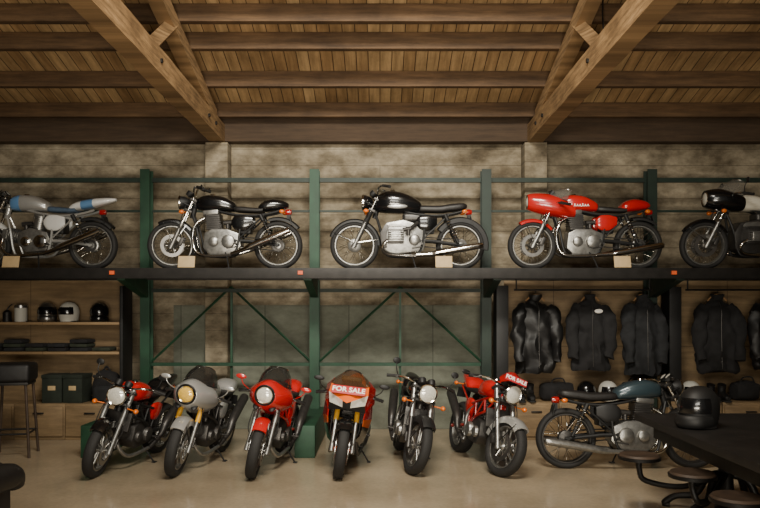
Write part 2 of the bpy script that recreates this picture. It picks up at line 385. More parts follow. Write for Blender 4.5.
# ------------------------------------------------------------------ motorcycles
def bike(label, group, loc, rz, lean, **p):
    g = p.get
    root = thing('motorcycle', label, 'motorcycle', loc, (R(-lean), 0, R(rz)), group)
    fx, rx = g('fx', .69), g('rx', -.68); rf, rr = g('rf', .312), g('rr', .312); tf, tr = g('tf', .09), g('tr', .11)
    rk_ = R(g('rake', 26)); d = V((-math.sin(rk_), 0, math.cos(rk_))); q = V((math.cos(rk_), 0, math.sin(rk_))); ax = V((fx, 0, rf))
    def u(t, y=0, f=0): return ax+d*t+q*f+V((0, y, 0))
    piv = u(.3, 0, -.04)
    S = Matrix.Translation(piv) @ Matrix.Rotation(R(g('steer', 0)), 4, d) @ Matrix.Translation(-piv)
    def part(name, mb, m, par=root, s=False, lab=None): return mb.build(name, m, par, S if s else None, lab)
    body, fr = g('tankm', M['black']), g('framem', M['blackm'])
    eng = g('engm', M['alu'])
    # wheels
    def wheel(name, c, Ro, w, style, rimm, nd, s):
        Rr = Ro-(.062 if style == 'wire' else .08)
        mb = MB(); hw = w*.36
        mb.lathe([(Rr+.004, -hw), (Rr-.008, -hw), (Rr-.017, -hw*.5), (Rr-.018, 0), (Rr-.017, hw*.5), (Rr-.008, hw), (Rr+.004, hw), (Rr-.002, hw*.8), (Rr-.010, 0), (Rr-.002, -hw*.8)], c, n=48, closed=True)
        hr = .085 if (style == 'wire' and nd == 0) else .04
        mb.lathe([(0, -.06), (hr*.6, -.06), (hr, -.045), (hr, -.03), (hr*.85, 0), (hr, .03), (hr, .045), (hr*.6, .06), (0, .06)], c, n=24)
        mb.cyl(c+V((0, -.11, 0)), c+V((0, .11, 0)), .011, n=10)
        if style != 'wire':
            ns = 5 if style == 'cast' else 3
            for k in range(ns):
                a = 2*pi*k/ns+.4; dv = V((math.cos(a), 0, math.sin(a))); tv = V((-math.sin(a), 0, math.cos(a)))
                for off in ((-.022, .022) if ns == 5 else (0,)):
                    wd = .010 if ns == 5 else .024
                    mb.tube([c+dv*.03+tv*off, c+dv*(Rr*.6)+tv*off*1.4, c+dv*(Rr-.012)+tv*off*1.8], [wd*1.5, wd, wd*1.25], 8)
        o = part(name, mb, rimm, s=s)
        Rc = (Ro+Rr)/2; hh = (Ro-Rr)/2+.004
        part('tire', MB().lathe([(Rc+hh*math.cos(a), w/2*spow(math.sin(a), .8)) for a in [2*pi*k/18 for k in range(18)]], c, n=56, closed=True), M['tire'], o, s)
        if style == 'wire':
            sp = MB()
            for k in range(36):
                a = 2*pi*k/36; sg = 1 if k % 2 else -1; b = a+(.5 if (k//2) % 2 else -.5)
                h0 = hr*.92
                sp.tube([c+V((math.cos(b)*h0, sg*.038, math.sin(b)*h0)), c+V((math.cos(a)*(Rr-.014), sg*.006, math.sin(a)*(Rr-.014)))], .0026, 4)
            part('spokes', sp, M['chrome'], o, s)
        for k in range(nd):
            sg = 1 if k == 0 else -1; yy = sg*(w/2+.012); ro = g('discr', .145)
            dm = MB().lathe([(ro, yy-.003), (ro, yy+.003), (ro-.045, yy+.003), (ro-.045, yy-.003)], c, n=40, closed=True)
            for j in range(6):
                a = j*pi/3; dm.tube([c+V((math.cos(a)*.035, sg*.05, math.sin(a)*.035)), c+V((math.cos(a+.2)*(ro-.04), yy, math.sin(a+.2)*(ro-.04)))], .006, 5)
            part('brake_disc', dm, M['disc'], o, s)
        return o
    ws = g('wheels', 'wire'); rm = g('rimm', M['alu'])
    wheel('front_wheel', ax, rf, tf, ws, rm, g('fdisc', 2), True)
    wheel('rear_wheel', V((rx, 0, rr)), rr, tr, ws, g('rimr', rm), g('rdisc', 0), False)
    # fork
    fy = tf/2+.05; T = g('forkT', .68)
    for s in (-1, 1):
        lo, hi = (.027, .019) if not g('usd') else (.021, .028)
        m1 = MB().cyl(u(-.03, s*fy), u(.33, s*fy), lo, n=14); m1.cyl(u(-.035, s*fy), u(.03, s*fy), lo*1.25, n=12)
        o = part('fork_leg', m1, g('forkm', M['alu']), s=True)
        part('stanchion', MB().cyl(u(.30, s*fy), u(T, s*fy), hi, n=14), g('stanm', M['chrome']) if not g('usd') else g('usdm', M['yellow']), o, True)
        if g('gaiter'):
            part('fork_gaiter', MB().fins(u(.30, s*fy), u(.48, s*fy), .034, 9, 14), M['tire'], o, True)
        if g('fdisc', 2) > (0 if s == 1 else 1):
            part('brake_caliper', MB().box(u(.10, s*(fy-.004), -.085), (.05, .05, .11), (0, -rk_, 0), .012), g('calm', M['aludark']), s=True)
            part('brake_hose', MB().tube([u(.14, s*(fy+.004), -.075), u(.22, s*(fy+.045), -.02), u(.40, s*(fy+.03), .035), u(.56, s*(fy-.01), .05), u(T-.02, s*(fy+.03), .03)], .0055, 6, 5), M['tire'], s=True)
    tc = MB()
    for t in (.50, T-.03):
        tc.box(u(t, 0, -.01), (.09, fy*2+.07, .03), (0, -rk_, 0), .008)
    tc.cyl(u(.48, 0, -.04), u(T, 0, -.04), .026)
    part('triple_clamp', tc, M['aludark'], s=True)
    # front fender
    fs = g('fender', 'classic')
    if fs:
        ro = rf+.018; w = tf/2+.014
        a0, a1 = {'classic': (35, 150), 'sport': (48, 165), 'long': (20, 180), 'short': (60, 140)}[fs]
        dp = ro-.03
        pr = [(dp, -w-.004), (ro-.004, -w), (ro+.012, -w*.6), (ro+.017, 0), (ro+.012, w*.6), (ro-.004, w), (dp, w+.004), (dp, w), (ro+.004, w*.5), (ro+.009, 0), (ro+.004, -w*.5), (dp, -w)]
        if fs == 'sport': pr[0] = (ro-.07, -w-.006); pr[6] = (ro-.07, w+.006)
        o = part('front_fender', MB().lathe(pr, ax, n=26, a0=R(a0), a1=R(a1), closed=True), g('fendm', M['chrome']), s=True)
        for sg in (-1, 1):
            st = MB()
            st.tube([ax+V((math.cos(R(a))*(ro-.01), sg*w, math.sin(R(a))*(ro-.01))) if k else u(.04, sg*fy) for k, a in ((1, a0+12), (0, 0), (1, a1-14))], .006, 6)
            part('fender_stay', st, M['chrome'] if fs != 'sport' else M['blackm'], o, True)
    # frame
    f = MB()
    if g('frame') == 'trellis':
        for s in (-1, 1):
            A = [(.41, s*.04, .80), (.22, s*.12, .74), (.0, s*.135, .68), (-.25, s*.12, .62)]
            B = [(.42, s*.04, .68), (.26, s*.12, .60), (.06, s*.14, .52), (-.14, s*.13, .40)]
            f.tube(A, .015, 8, 3); f.tube(B, .015, 8, 3)
            for a, b in ((A[0], B[1]), (B[1], A[1]), (A[1], B[2]), (B[2], A[2]), (A[2], B[3]), (B[3], A[3])): f.tube([a, b], .012, 7)
            f.tube([A[3], (-.5, s*.1, .72), (-.72, s*.08, .80)], .012, 7)
        f.cyl((.42, 0, .66), (.385, 0, .84), .034)
    else:
        for s in (-1, 1):
            f.tube([(.40, s*.02, .80), (.2, s*.06, .78), (-.05, s*.10, .72), (-.3, s*.115, .69), (-.55, s*.11, .71), (-.74, s*.10, .76)], .015, 8, 4)
            f.tube([(.42, s*.025, .72), (.35, s*.08, .5), (.30, s*.11, .25), (.22, s*.12, .175), (-.08, s*.13, .18), (-.18, s*.13, .32), (-.22, s*.12, .68)], .016, 8, 4)
            f.tube([(-.2, s*.125, .40), (-.52, s*.115, .70)], .011, 7)
        f.cyl((.43, 0, .66), (.385, 0, .84), .034)
        for x, z in ((.25, .175), (-.1, .18), (-.2, .45)): f.cyl((x, -.12, z), (x, .12, z), .012)
    part('frame', f, fr)
    sw = MB(); yr = tr/2+.045
    for s in (-1, 1):
        sw.tube([(-.15, s*.11, .37), (-.32, s*yr, .365), (rx-.03, s*yr, rr)], [.024, .022, .018], 8)
    sw.cyl((-.33, -yr, .365), (-.33, yr, .365), .02); sw.cyl((-.15, -.15, .37), (-.15, .15, .37), .02)
    for s in (-1, 1): sw.cyl((rx, s*(yr-.01), rr), (rx, s*(yr+.025), rr), .02, n=10)
    part('swingarm', sw, g('swm', fr))
    ch = MB()
    ch.tube([(-.1, .075, .42), (rx, .075, rr+.075)], .008, 5).tube([(-.1, .075, .31), (rx, .075, rr-.075)], .008, 5)
    ch.lathe([(.075, -.006), (.075, .006), (.045, .006), (.045, -.006)], (rx, .075, rr), n=28, closed=True)
    part('drive_chain', ch, M['aludark'])
    if g('shocks', True):
        for s in (-1, 1):
            a = V((rx+.04, s*(yr+.03), rr+.03)); b = V((-.47, s*(yr+.03), .70))
            o = part('shock_absorber', MB().cyl(a, a.lerp(b, .5), .02, n=10).cyl(a.lerp(b, .5), b, .012, n=10).cyl(a.lerp(b, .8), b, .026, n=12), M['blackm'])
            hx = []; e1 = (b-a).normalized().cross(V((0, 1, 0))); e2 = V((0, 1, 0))
            for k in range(57):
                t = k/56; an = t*7*2*pi; hx.append(a.lerp(b, .16+.66*t)+e1*math.cos(an)*.027+e2*math.sin(an)*.027)
            part('spring', MB().tube(hx, .0055, 5), g('springm', M['chrome']), o)
    else:
        part('shock_absorber', MB().fins((-.3, 0, .42), (-.26, 0, .62), .04, 7, 14), M['yellow'])
    # engine
    et = g('engine', 'parallel')
    cc = MB(); prof = {'ltwin': [(.24, .32), (.22, .48), (.08, .54), (-.14, .48), (-.19, .36), (-.12, .24), (.14, .22)],
                       'boxer': [(.33, .26), (.35, .48), (.28, .60), (.06, .64), (-.14, .58), (-.24, .44), (-.2, .24), (.2, .19)]}.get(et, [(.27, .28), (.25, .47), (.16, .52), (-.05, .52), (-.2, .46), (-.22, .30), (-.12, .2), (.18, .19)])
    cc.prism(prof, -.13, .13, .025)
    E = part('engine', cc, eng)
    if et != 'boxer':
        for s in (-1, 1):
            for (cx_, ra, yo) in ((-.06, .088, .185), (.13, .066, .172)):
                part('engine_cover', MB().lathe([(0, yo*s), (ra*.55, (yo-.002)*s), (ra*.88, (yo-.013)*s), (ra*.97, (yo-.03)*s), (ra, .115*s)], (cx_, 0, .36), n=28), g('coverm', M['chrome']), E)
    if et == 'ltwin':
        part('cylinder', MB().fins((.18, 0, .41), (.42, 0, .455), .095, 9).box((.43, 0, .457), (.07, .15, .13), (0, R(-10), 0), .015), eng, E)
        part('cylinder', MB().fins((.02, 0, .50), (-.02, 0, .69), .095, 8).box((-.025, 0, .70), (.13, .16, .06), None, .015), eng, E)
        carb = [(.15, .58), (-.12, .58)]
    elif et == 'boxer':
        for s in (-1, 1):
            m1 = MB()
            for k in range(8):      # cooling fins along the barrel
                m1.box((.16, s*(.14+.022*k), .42), (.20, .009, .17 if k % 2 else .18), None, .003)
            m1.box((.16, s*.21, .42), (.14, .18, .12), None, .02)
            o = part('cylinder', m1, M['aludark'], E)
            m2 = MB()
            m2.box((.16, s*.325, .42), (.15, .05, .11), None, .018, 3)
            for k in range(5):      # ribs across the cylinder head
                m2.box((.16, s*.335, .42+(k-2)*.028), (.185, .05, .010), None, .003)
            part('rocker_cover', m2, g('coverm', M['chrome']), o)
            part('engine_cover', MB().prism([(.34, .27), (.36, .47), (.29, .585), (.24, .56), (.28, .46), (.27, .28)], s*.12, s*.140, .006), M['aludark'], E)
            part('engine_cover', MB().lathe([(0, .17*s), (.05, .168*s), (.07, .155*s), (.075, .12*s)], (-.08, 0, .38), n=26), g('coverm', M['chrome']), E)
            part('engine_cover', MB().prism([(.26, .55), (.22, .60), (.06, .615), (-.1, .57), (-.1, .53), (.06, .56), (.2, .545)], s*.12, s*.142, .006), g('coverm', M['chrome']), E)
            part('carburettor', MB().cyl((.07, s*.24, .50), (-.03, s*.22, .52), .028, n=12).cyl((-.03, s*.22, .52), (-.12, s*.14, .60), .024, n=12).cyl((.0, s*.23, .51), (.0, s*.23, .43), .026, n=12), M['aludark'], E)
        part('air_box', MB().box((-.08, 0, .67), (.30, .22, .12), None, .04, 3), M['aludark'], E)
        carb = []
    else:
        wy = .21 if et == 'four' else .12
        m1 = MB()
        for k in range(8):
            m1.box((.12+.006*k, 0, .52+.024*k), (.21 if k % 2 == 0 else .2, wy*2, .012), None, .003)
        m1.box((.14, 0, .61), (.165, wy*1.8, .20))
        part('cylinder', m1, g('cylm', eng), E)
        part('cylinder_head', MB().box((.17, 0, .735), (.2, wy*1.9, .06), (0, R(4), 0), .02), g('coverm', M['chrome']), E)
        carb = [(-.04, .60)]
    for x, z in carb:
        for s in (-1, 1):
            part('carburettor', MB().cyl((x+.05, s*.06, z), (x-.08, s*.06, z+.01), .03, n=12).cyl((x, s*.06, z), (x, s*.06, z-.07), .026, n=12), M['aludark'], E)
    part('battery_box', MB().box((-.26, 0, .56), (.16, .2, .2), None, .02), g('boxm', M['blackm']))
    # exhaust
    xs = g('exhaust', 'low')
    for s in (-1, 1):
        if et == 'boxer':
            h = [(.24, s*.26, .38), (.33, s*.25, .30), (.26, s*.2, .2), (-.1, s*.17, .17)]
        elif et == 'ltwin':
            h = [(.46, s*.05, .40), (.46, s*.10, .28), (.30, s*.15, .18), (-.1, s*.17, .2)] if s > 0 else [(-.06, s*.09, .66), (-.18, s*.15, .52), (-.14, s*.16, .3), (-.12, s*.17, .22)]
        else:
            h = [(.25, s*.08, .66), (.36, s*.10, .58), (.40, s*.12, .38), (.30, s*.15, .19), (-.1, s*.17, .18)]
        o = part('exhaust_pipe', MB().tube(h, .02, 10, 5), g('exm', M['chrome']))
        if xs == 'up':
            part('muffler', MB().tube([(-.12, s*.17, .2), (-.3, s*.2, .32), (-.42, s*.2, .48), (-.85, s*.17, .68)], [.022, .03, .05, .055], 14, 4), g('mufm', M['aludark']), o)
        elif xs == 'mid':
            part('muffler', MB().tube([(-.1, s*.17, .2), (-.28, s*.2, .26), (-.36, s*.205, .3), (-.8, s*.21, .48), (-.84, s*.21, .5)], [.022, .03, .04, .042, .03], 14, 3), g('mufm', M['chrome']), o)
        else:
            part('muffler', MB().tube([(-.1, s*.17, .19), (-.3, s*.18, .2), (-.4, s*.185, .22), (-.88, s*.19, .30), (-.95, s*.19, .31)], [.022, .03, .039, .041, .024], 14, 3), g('mufm', M['chrome']), o)
    # tank
    dz = g('tankz', 0)
    ts = g('tank') or [(.37, .84, .03, .03), (.345, .845, .085, .075), (.22, .855, .135, .105), (.04, .845, .135, .10), (-.11, .81, .10, .065), (-.15, .80, .05, .03)]
    ts = [(a, b+dz, c_, e) for a, b, c_, e in ts]
    tk = part('fuel_tank', MB().loft(ts, 28, 5, 2.7), body)
    for (a, b, m1) in g('bands', []):
        part('tank_stripe', MB().loft(ts, 28, 14, 2.7, rng=(a, b), grow=1.012, cap0=False, cap1=False), m1, tk)
    if g('badge'):
        for s in (-1, 1):
            part('tank_panel', MB().ell((.14, s*(ts[2][2]-.012), .805+dz), (.13, .02, .032), 20), g('badge'), tk)
    if g('script'):
        for s in (-1, 1):
            pts = []
            for k in range(90):
                t = k/89; th = t*2*pi*6.5
                big = 1.6 if t < .16 or .5 < t < .64 else 1.
                xx = .21-.22*t+.011*math.sin(th)
                pts.append((xx if s > 0 else .2-xx, s*(.1335+.004*math.cos((xx-.12)*6)), .822+dz+.011*big*math.cos(th)+.005*(big-1)))
            part('tank_script', MB().tube(pts, .0042, 5), M['signwhite'], tk, lab='white script on the tank side')
    kx = ts[2][0]-.06; part('filler_cap', MB().lathe([(0, .018), (.03, .016), (.036, 0)], (kx, 0, ts[2][1]+ts[2][3]-.002), (0, 0, 1), (1, 0, 0), 20), M['chrome'], tk)
    # seat
    sk = g('seat', 'long'); sm = g('seatm', M['seat'])
    if sk == 'long':
        part('seat', MB().loft([(-.11, .775, .06, .02), (-.16, .78, .105, .045), (-.40, .775, .12, .05), (-.52, .79, .12, .052), (-.70, .81, .11, .048), (-.76, .815, .06, .02)], 24, 4, 3), sm)
    elif sk == 'cafe':
        part('seat', MB().loft([(-.12, .775, .06, .02), (-.17, .775, .105, .04), (-.40, .76, .12, .035), (-.50, .765, .12, .035)], 24, 4, 3), sm)
        tl = g('tail') or [(-.44, .79, .10, .03), (-.50, .81, .125, .07), (-.62, .83, .12, .08), (-.76, .83, .085, .055), (-.82, .825, .04, .025)]
        t_ = part('tail_hump', MB().loft(tl, 24, 5, 2.5), g('tailm', body))
        for (a, b, m1) in g('tbands', []):
            part('tail_stripe', MB().loft(tl, 24, 16, 2.5, rng=(a, b), grow=1.015, cap0=False, cap1=False), m1, t_)
    elif sk == 'sport':
        part('seat', MB().loft([(-.10, .79, .05, .02), (-.16, .79, .10, .04), (-.36, .785, .13, .03), (-.44, .80, .12, .035)], 24, 4, 3), sm)
        part('tail_cowl', MB().loft([(-.36, .80, .10, .05), (-.45, .84, .13, .08), (-.65, .89, .10, .06), (-.84, .93, .05, .03), (-.88, .935, .02, .012)], 24, 4, 2.6), g('tailm', body))
    if g('sidepanel', True):
        for s in (-1, 1):
            part('side_panel', MB().loft([(-.10, .60, .012, .03), (-.15, .60, .03, .09), (-.27, .60, .032, .10), (-.37, .62, .012, .05)], 16, 4, 2.6, f=lambda a, w_, z: V((a, s*.115+w_, z))), g('sidem', body))
    # rear fender, light
    rfm = g('rfendm', M['chrome'])
    if rfm:
        ro = rr+.04; w = tr/2+.016; dp = ro-g('rfd', .03)
        pr = [(dp, -w-.002), (ro-.002, -w), (ro+.012, -w*.6), (ro+.018, 0), (ro+.012, w*.6), (ro-.002, w), (dp, w+.002), (dp, w-.004), (ro+.006, 0), (dp, -w+.004)]
        part('rear_fender', MB().lathe(pr, (rx, 0, rr), n=28, a0=R(g('rf0', 55)), a1=R(g('rf1', 165)), closed=True), rfm)
    tz = .80 if sk != 'sport' else .88; tx = -.80 if sk != 'long' else -.77
    o = part('tail_light', MB().lathe([(0, -.06), (.03, -.055), (.04, -.02), (.036, .02), (0, .02)], (tx, 0, tz-.06), (1, 0, 0), (0, 0, 1), 18), M['rlens'])
    part('number_plate', MB().box((tx-.05, 0, tz-.17), (.008, .17, .12), (0, R(15), 0)).box((tx-.02, 0, tz-.12), (.05, .04, .1)), M['blackm'], o)
    if g('rsignal', True):
        for s in (-1, 1):
            part('turn_signal', MB().cyl((tx+.06, s*.06, tz-.06), (tx+.06, s*.14, tz-.06), .007, n=8).ell((tx+.05, s*.155, tz-.06), (.035, .026, .026), 12), g('sigm', M['amber']))
    # bars
    top = u(T, 0, -.01); bs = g('bars', 'high'); hb = MB(); ends = []
    for s in (-1, 1):
        if bs == 'high':
            P = [(top.x, 0, top.z+.03), (top.x+.01, s*.09, top.z+.035), (top.x-.01, s*.2, top.z+.12), (top.x-.07, s*.31, top.z+.13), (top.x-.13, s*.40, top.z+.11)]
        elif bs == 'low':
            P = [(top.x, 0, top.z+.02), (top.x+.02, s*.1, top.z+.02), (top.x+.01, s*.2, top.z+.045), (top.x-.06, s*.30, top.z+.04), (top.x-.11, s*.38, top.z+.02)]
        else:
            a = u(T-.08, s*fy); P = [a, (a.x-.01, s*.16, a.z), (a.x-.06, s*.25, a.z-.01), (a.x-.12, s*.34, a.z-.035)]
        hb.tube(P, .0115, 8, 4); ends.append((V(P[-2]), V(P[-1]), s))
    if bs == 'clip': hb.cyl(u(T-.08, -fy), u(T-.08, fy), .012)
    H = part('handlebar', hb, g('barm', M['chrome']), s=True)
    for a, b, s in ends:
        e = (b-a).normalized()
        part('grip', MB().tube([b-e*.10, b-e*.09, b+e*.02, b+e*.025], [.015, .0175, .0175, .02], 12), M['tire'], H, True)
        part('lever', MB().tube([a+V((.03, 0, 0)), a+e*.02+V((.055, 0, 0)), b+V((.05, 0, -.005))], [.009, .008, .006], 7, 3).cyl(a-e*.02, a+e*.03, .018, n=10), M['aludark'], H, True)
        mr = g('mirror', 'round')
        if mr:
            mt = a+V((-.01, s*.05, .16)) if mr == 'round' else a+V((.08, s*.1, .14))
            if mr == 'bar': mt = b+V((.0, s*.07, .02))
            part('mirror', MB().tube([a+V((0, 0, .01)), (a+mt)/2+V((.03, s*.02, 0)), mt], .0055, 6, 3).ell(mt, (.012, .056, .026) if mr != 'round' else (.012, .045, .036), 18), g('mirm', M['blackm']), H, True)
    if g('gauges', True):
        for s in (-1, 1):
            o_ = u(T+.03, s*.055, .07); axd = (d*.9-q*.35).normalized()
            o = part('gauge', MB().lathe([(0, -.05), (.03, -.048), (.042, -.02), (.044, .015), (.038, .016), (.037, .008), (0, .008)], o_, axd, (0, 1, 0), 22), M['blackm'], s=True)
            part('gauge_face', MB().lathe([(0, .010), (.036, .010)], o_, axd, (0, 1, 0), 20), M['paper'], o, True)
    # headlight
    hl = g('light', 'round'); hr = g('lightr', .092)
    if hl == 'round':
        hc = g('lightc') or u(.55, 0, .13); hc = V(hc); sst = g('lightsteer', True)
        o = part('headlight', MB().lathe([(0, -.12), (hr*.45, -.11), (hr*.8, -.07), (hr, -.01), (hr, .01)], hc, (1, 0, 0), (0, 1, 0), 32), g('shellm', M['blackm']), s=sst)
        part('headlight_rim', MB().lathe([(hr*.98, .0), (hr*1.06, .004), (hr*1.07, .018), (hr*.98, .028), (hr*.9, .022), (hr*.9, .0)], hc, (1, 0, 0), (0, 1, 0), 32, closed=True), M['chrome'], o, sst)
        if g('fairing') == 'half':
            part('headlight_surround', MB().lathe([(hr*1.05, -.01), (hr*1.22, -.012), (hr*1.25, .012), (hr*1.16, .02), (hr*1.05, .006)], hc, (1, 0, 0), (0, 1, 0), 32, closed=True), M['blackm'], o, sst)
        part('headlight_lens', MB().lathe([(hr*.93, .014), (hr*.7, .028), (hr*.35, .036), (0, .039)], hc, (1, 0, 0), (0, 1, 0), 32), g('lensm', M['lens']), o, sst)
        if not g('fairing') or g('fairing') == 'fly':
            for s in (-1, 1):
                part('headlight_bracket', MB().tube([u(.56, s*fy), hc+V((-.03, s*hr, 0))], .012, 8), M['blackm'], s=sst)
    if g('fsignal', True):
        for s in (-1, 1):
            b0 = u(.47, s*fy, .02); e = b0+V((.03, s*.10, 0))
            part('turn_signal', MB().cyl(b0, e, .007, n=8).ell(e+V((.005, s*.02, 0)), (.034, .027, .027), 12), g('sigm', M['amber']), s=True)
    # fairings
    fm = g('fairm', body)
    if g('fairing') == 'half':
        secs = g('fsecs') or [(.70, .865, .106, .106), (.69, .863, .122, .118), (.63, .855, .162, .15), (.52, .84, .208, .175), (.40, .81, .235, .185), (.30, .775, .228, .165), (.25, .755, .212, .15)]
        kq = g('squeeze', 1.)
        sq = lambda a, y, z: V((a, y*(1-kq*(2.6*max(0, z-.90)+2.0*max(0, .76-z))), z))
        o = part('fairing', MB().loft(secs, 40, 5, 2.0 if kq else 2.3, sq, cap0=False, cap1=False), fm)
        if kq:
            for s in (-1, 1):
                part('air_scoop', MB().ell((.635, s*.085, .735), (.05, .036, .018), 14, (0, R(35), 0)), M['blackm'], o)
        zt = secs[3][1]+secs[3][3]-.03; wd_ = secs[3][2]/.235; sh = g('screenh', 1.)
        rows = [[(.27, -.20*wd_, zt-.07), (.47, -.165*wd_, zt-.035), (.60, 0, zt-.01), (.47, .165*wd_, zt-.035), (.27, .20*wd_, zt-.07)],
                [(.24, -.175*wd_, zt+.03*sh), (.38, -.15*wd_, zt+.065*sh), (.47, 0, zt+.09*sh), (.38, .15*wd_, zt+.065*sh), (.24, .175*wd_, zt+.03*sh)],
                [(.20, -.12*wd_, zt+.095*sh), (.28, -.10*wd_, zt+.135*sh), (.34, 0, zt+.15*sh), (.28, .10*wd_, zt+.135*sh), (.20, .12*wd_, zt+.095*sh)]]
        part('windscreen', MB().patch(rows, 4, 4, .005), g('screenm', M['screen']), o)
        part('screen_trim', MB().tube(rows[0], .006, 6, 4), M['blackm'], o)
        part('screen_edge', MB().tube(rows[2], .004, 6, 4), M['chrome'], o)
    elif g('fairing') == 'full':
        for s in (-1, 1):
            P = {'A': (.785, 0, .79), 'B': (.745, 0, .72), 'C': (.755, s*.04, .738), 'D': (.66, s*.185, .765), 'E': (.768, s*.045, .808), 'F': (.64, s*.205, .872),
                 'G': (.64, 0, .935), 'H': (.50, s*.20, .945), 'I': (.30, s*.265, .905), 'J': (.63, s*.195, .68), 'K': (.30, s*.27, .75), 'L': (.36, s*.19, .99)}
            o = part('upper_cowl', MB().facets(P, ['AEG', 'EFHG']), M['orange'], lab='orange upper cowl panel')
            part('side_cowl', MB().facets(P, ['DJKF', 'FKIH', 'HIL']), fm, o)
            part('intake_panel', MB().facets(P, ['ABCE', 'BJDC']), M['blackm'], o)
            part('headlight', MB().facets(P, ['CDFE'], .012), M['lens'], o)
        rows = [[(.36, -.19, .985), (.50, -.20, .945), (.64, 0, .935), (.50, .20, .945), (.36, .19, .985)],
                [(.31, -.15, 1.02), (.42, -.13, 1.025), (.50, 0, 1.04), (.42, .13, 1.025), (.31, .15, 1.02)],
                [(.26, -.09, 1.05), (.34, -.07, 1.075), (.39, 0, 1.095), (.34, .07, 1.075), (.26, .09, 1.05)]]
        o = part('windscreen', MB().patch(rows, 3, 3, .005), M['oscreen'])
        part('screen_edge', MB().tube(rows[2], .006, 6, 3), M['blackm'], o)
        part('dash_panel', MB().box((.36, 0, .985), (.10, .22, .05), (0, R(-25), 0), .012), M['yellow'], o)
        for s in (-1, 1):
            r0 = [(.63, s*.195, .70), (.42, s*.255, .76), (.12, s*.235, .74), (-.06, s*.19, .66)]
            r1 = [(.66, s*.19, .62), (.42, s*.262, .60), (.12, s*.25, .53), (-.1, s*.2, .48)]
            r15 = [(.60, s*.185, .54), (.40, s*.24, .50), (.12, s*.235, .44), (-.14, s*.19, .42)]
            r2 = [(.50, s*.16, .42), (.36, s*.19, .34), (.1, s*.19, .28), (-.2, s*.16, .3)]
            r3 = [(.40, s*.05, .28), (.3, s*.06, .2), (.1, s*.06, .165), (-.2, s*.06, .2)]
            part('side_fairing', MB().patch([r0, r1], 1, 1, .008), g('sidefm', fm))
            part('side_stripe', MB().patch([r1, r15], 1, 1, .008), M['orange'])
            part('belly_fairing', MB().patch([r15, r2, r3], 1, 1, .008), M['black'])
    elif g('fairing') == 'fly':
        rows = [[(.46, -.12, .95), (.58, -.08, .985), (.63, 0, 1.0), (.58, .08, .985), (.46, .12, .95)],
                [(.43, -.125, .99), (.53, -.09, 1.03), (.57, 0, 1.05), (.53, .09, 1.03), (.43, .125, .99)],
                [(.40, -.09, 1.02), (.47, -.06, 1.07), (.50, 0, 1.085), (.47, .06, 1.07), (.40, .09, 1.02)]]
        part('fly_screen', MB().patch(rows, 4, 4, .006), fm, s=True)
    if g('radiator'):
        part('radiator', MB().box((.40, 0, .56), (.04, .30, .2), (0, R(-12), 0), .008), M['aludark'])
    # stand, pegs, controls
    tl_ = math.tan(R(lean))
    part('side_stand', MB().tube([(-.02, .13, .22), (-.06, .2, .13+.1*tl_), (-.09, .27, .27*tl_+.008)], .009, 8, 3).box((-.095, .275, .275*tl_+.008), (.06, .04, .010)), M['blackm'])
    for s in (-1, 1):
        part('foot_peg', MB().cyl((-.17, s*.12, .32), (-.17, s*.25, .33), .013, n=10).tube([(-.17, s*.18, .29), (-.05, s*.19, .27)], .007, 6), M['aludark'])
    return root

US = 'motorcycles on the upper shelf'; FS = 'motorcycles parked on the showroom floor'
YU = 9.6; UZ = DZ+.004
bike('silver and light blue motorcycle with wire wheels, at the left end of the shelf', US, (-4.40, YU, UZ), 180, 3,
     tankm=M['silver'], bands=[(.20, .34, M['blue'])], seat='cafe', seatm=M['bluegrey'], tailm=M['white'], tbands=[(-.72, -.56, M['blue'])], sidem=M['white'],
     tail=[(-.42, .79, .10, .03), (-.50, .815, .125, .055), (-.68, .85, .115, .06), (-.88, .885, .075, .04), (-.99, .90, .03, .018)],
     engine='ltwin', bars='low', mirror=None, framem=M['silver'], swm=M['silver'], exhaust='mid', fendm=M['white'], rfendm=M['blackm'], rf0=70, rf1=140, rsignal=False, coverm=M['chrome'])
bike('black cafe racer motorcycle with finned engine, between the two green posts', US, (-2.0, YU, UZ), 180, 3,
     tankm=M['black'], engine='parallel', seat='cafe', bars='high', mirror='bar', exhaust='mid', fender='short', fendm=M['black'], rfendm=M['blackm'], rf0=70, rf1=140, steer=8, cylm=M['aludark'], lightr=.085, coverm=M['alu'])
bike('black touring motorcycle with flat twin engine and long black fenders', US, (.36, YU, UZ), 180, 3,
     tankm=M['black'], badge=M['silver'], tank=[(.43, .84, .03, .03), (.405, .848, .115, .10), (.26, .868, .18, .145), (.04, .852, .175, .13), (-.14, .81, .12, .075), (-.18, .80, .05, .03)],
     engine='boxer', seat='long', bars='high', mirror=None, exhaust='low', fender='long', fendm=M['blackm'], rfendm=M['blackm'], rf0=35, rf1=190, rfd=.055, fdisc=0, shellm=M['black'], lightr=.1, gaiter=True, forkm=M['alu'], coverm=M['alu'], rimm=M['alu'], sidem=M['black'])
bike('bright red motorcycle with half fairing and white script on its tank', US, (2.66, YU, UZ), 180, 3,
     tankm=M['red'], script=True, seat='cafe', engine='parallel', bars='clip', mirror=None, exhaust='low', fairing='half', squeeze=0, screenh=.6, screenm=M['cscreen'], lightc=(.735, 0, .87), lightsteer=False, lightr=.08, fender='short', fendm=M['red'], rfendm=M['blackm'], rf0=75, rf1=130, fsignal=False, coverm=M['alu'], cylm=M['aludark'],
     fsecs=[(.76, .87, .088, .09), (.75, .87, .10, .10), (.68, .862, .13, .122), (.54, .842, .165, .14), (.38, .81, .18, .14), (.24, .765, .175, .11), (.17, .745, .165, .09)])
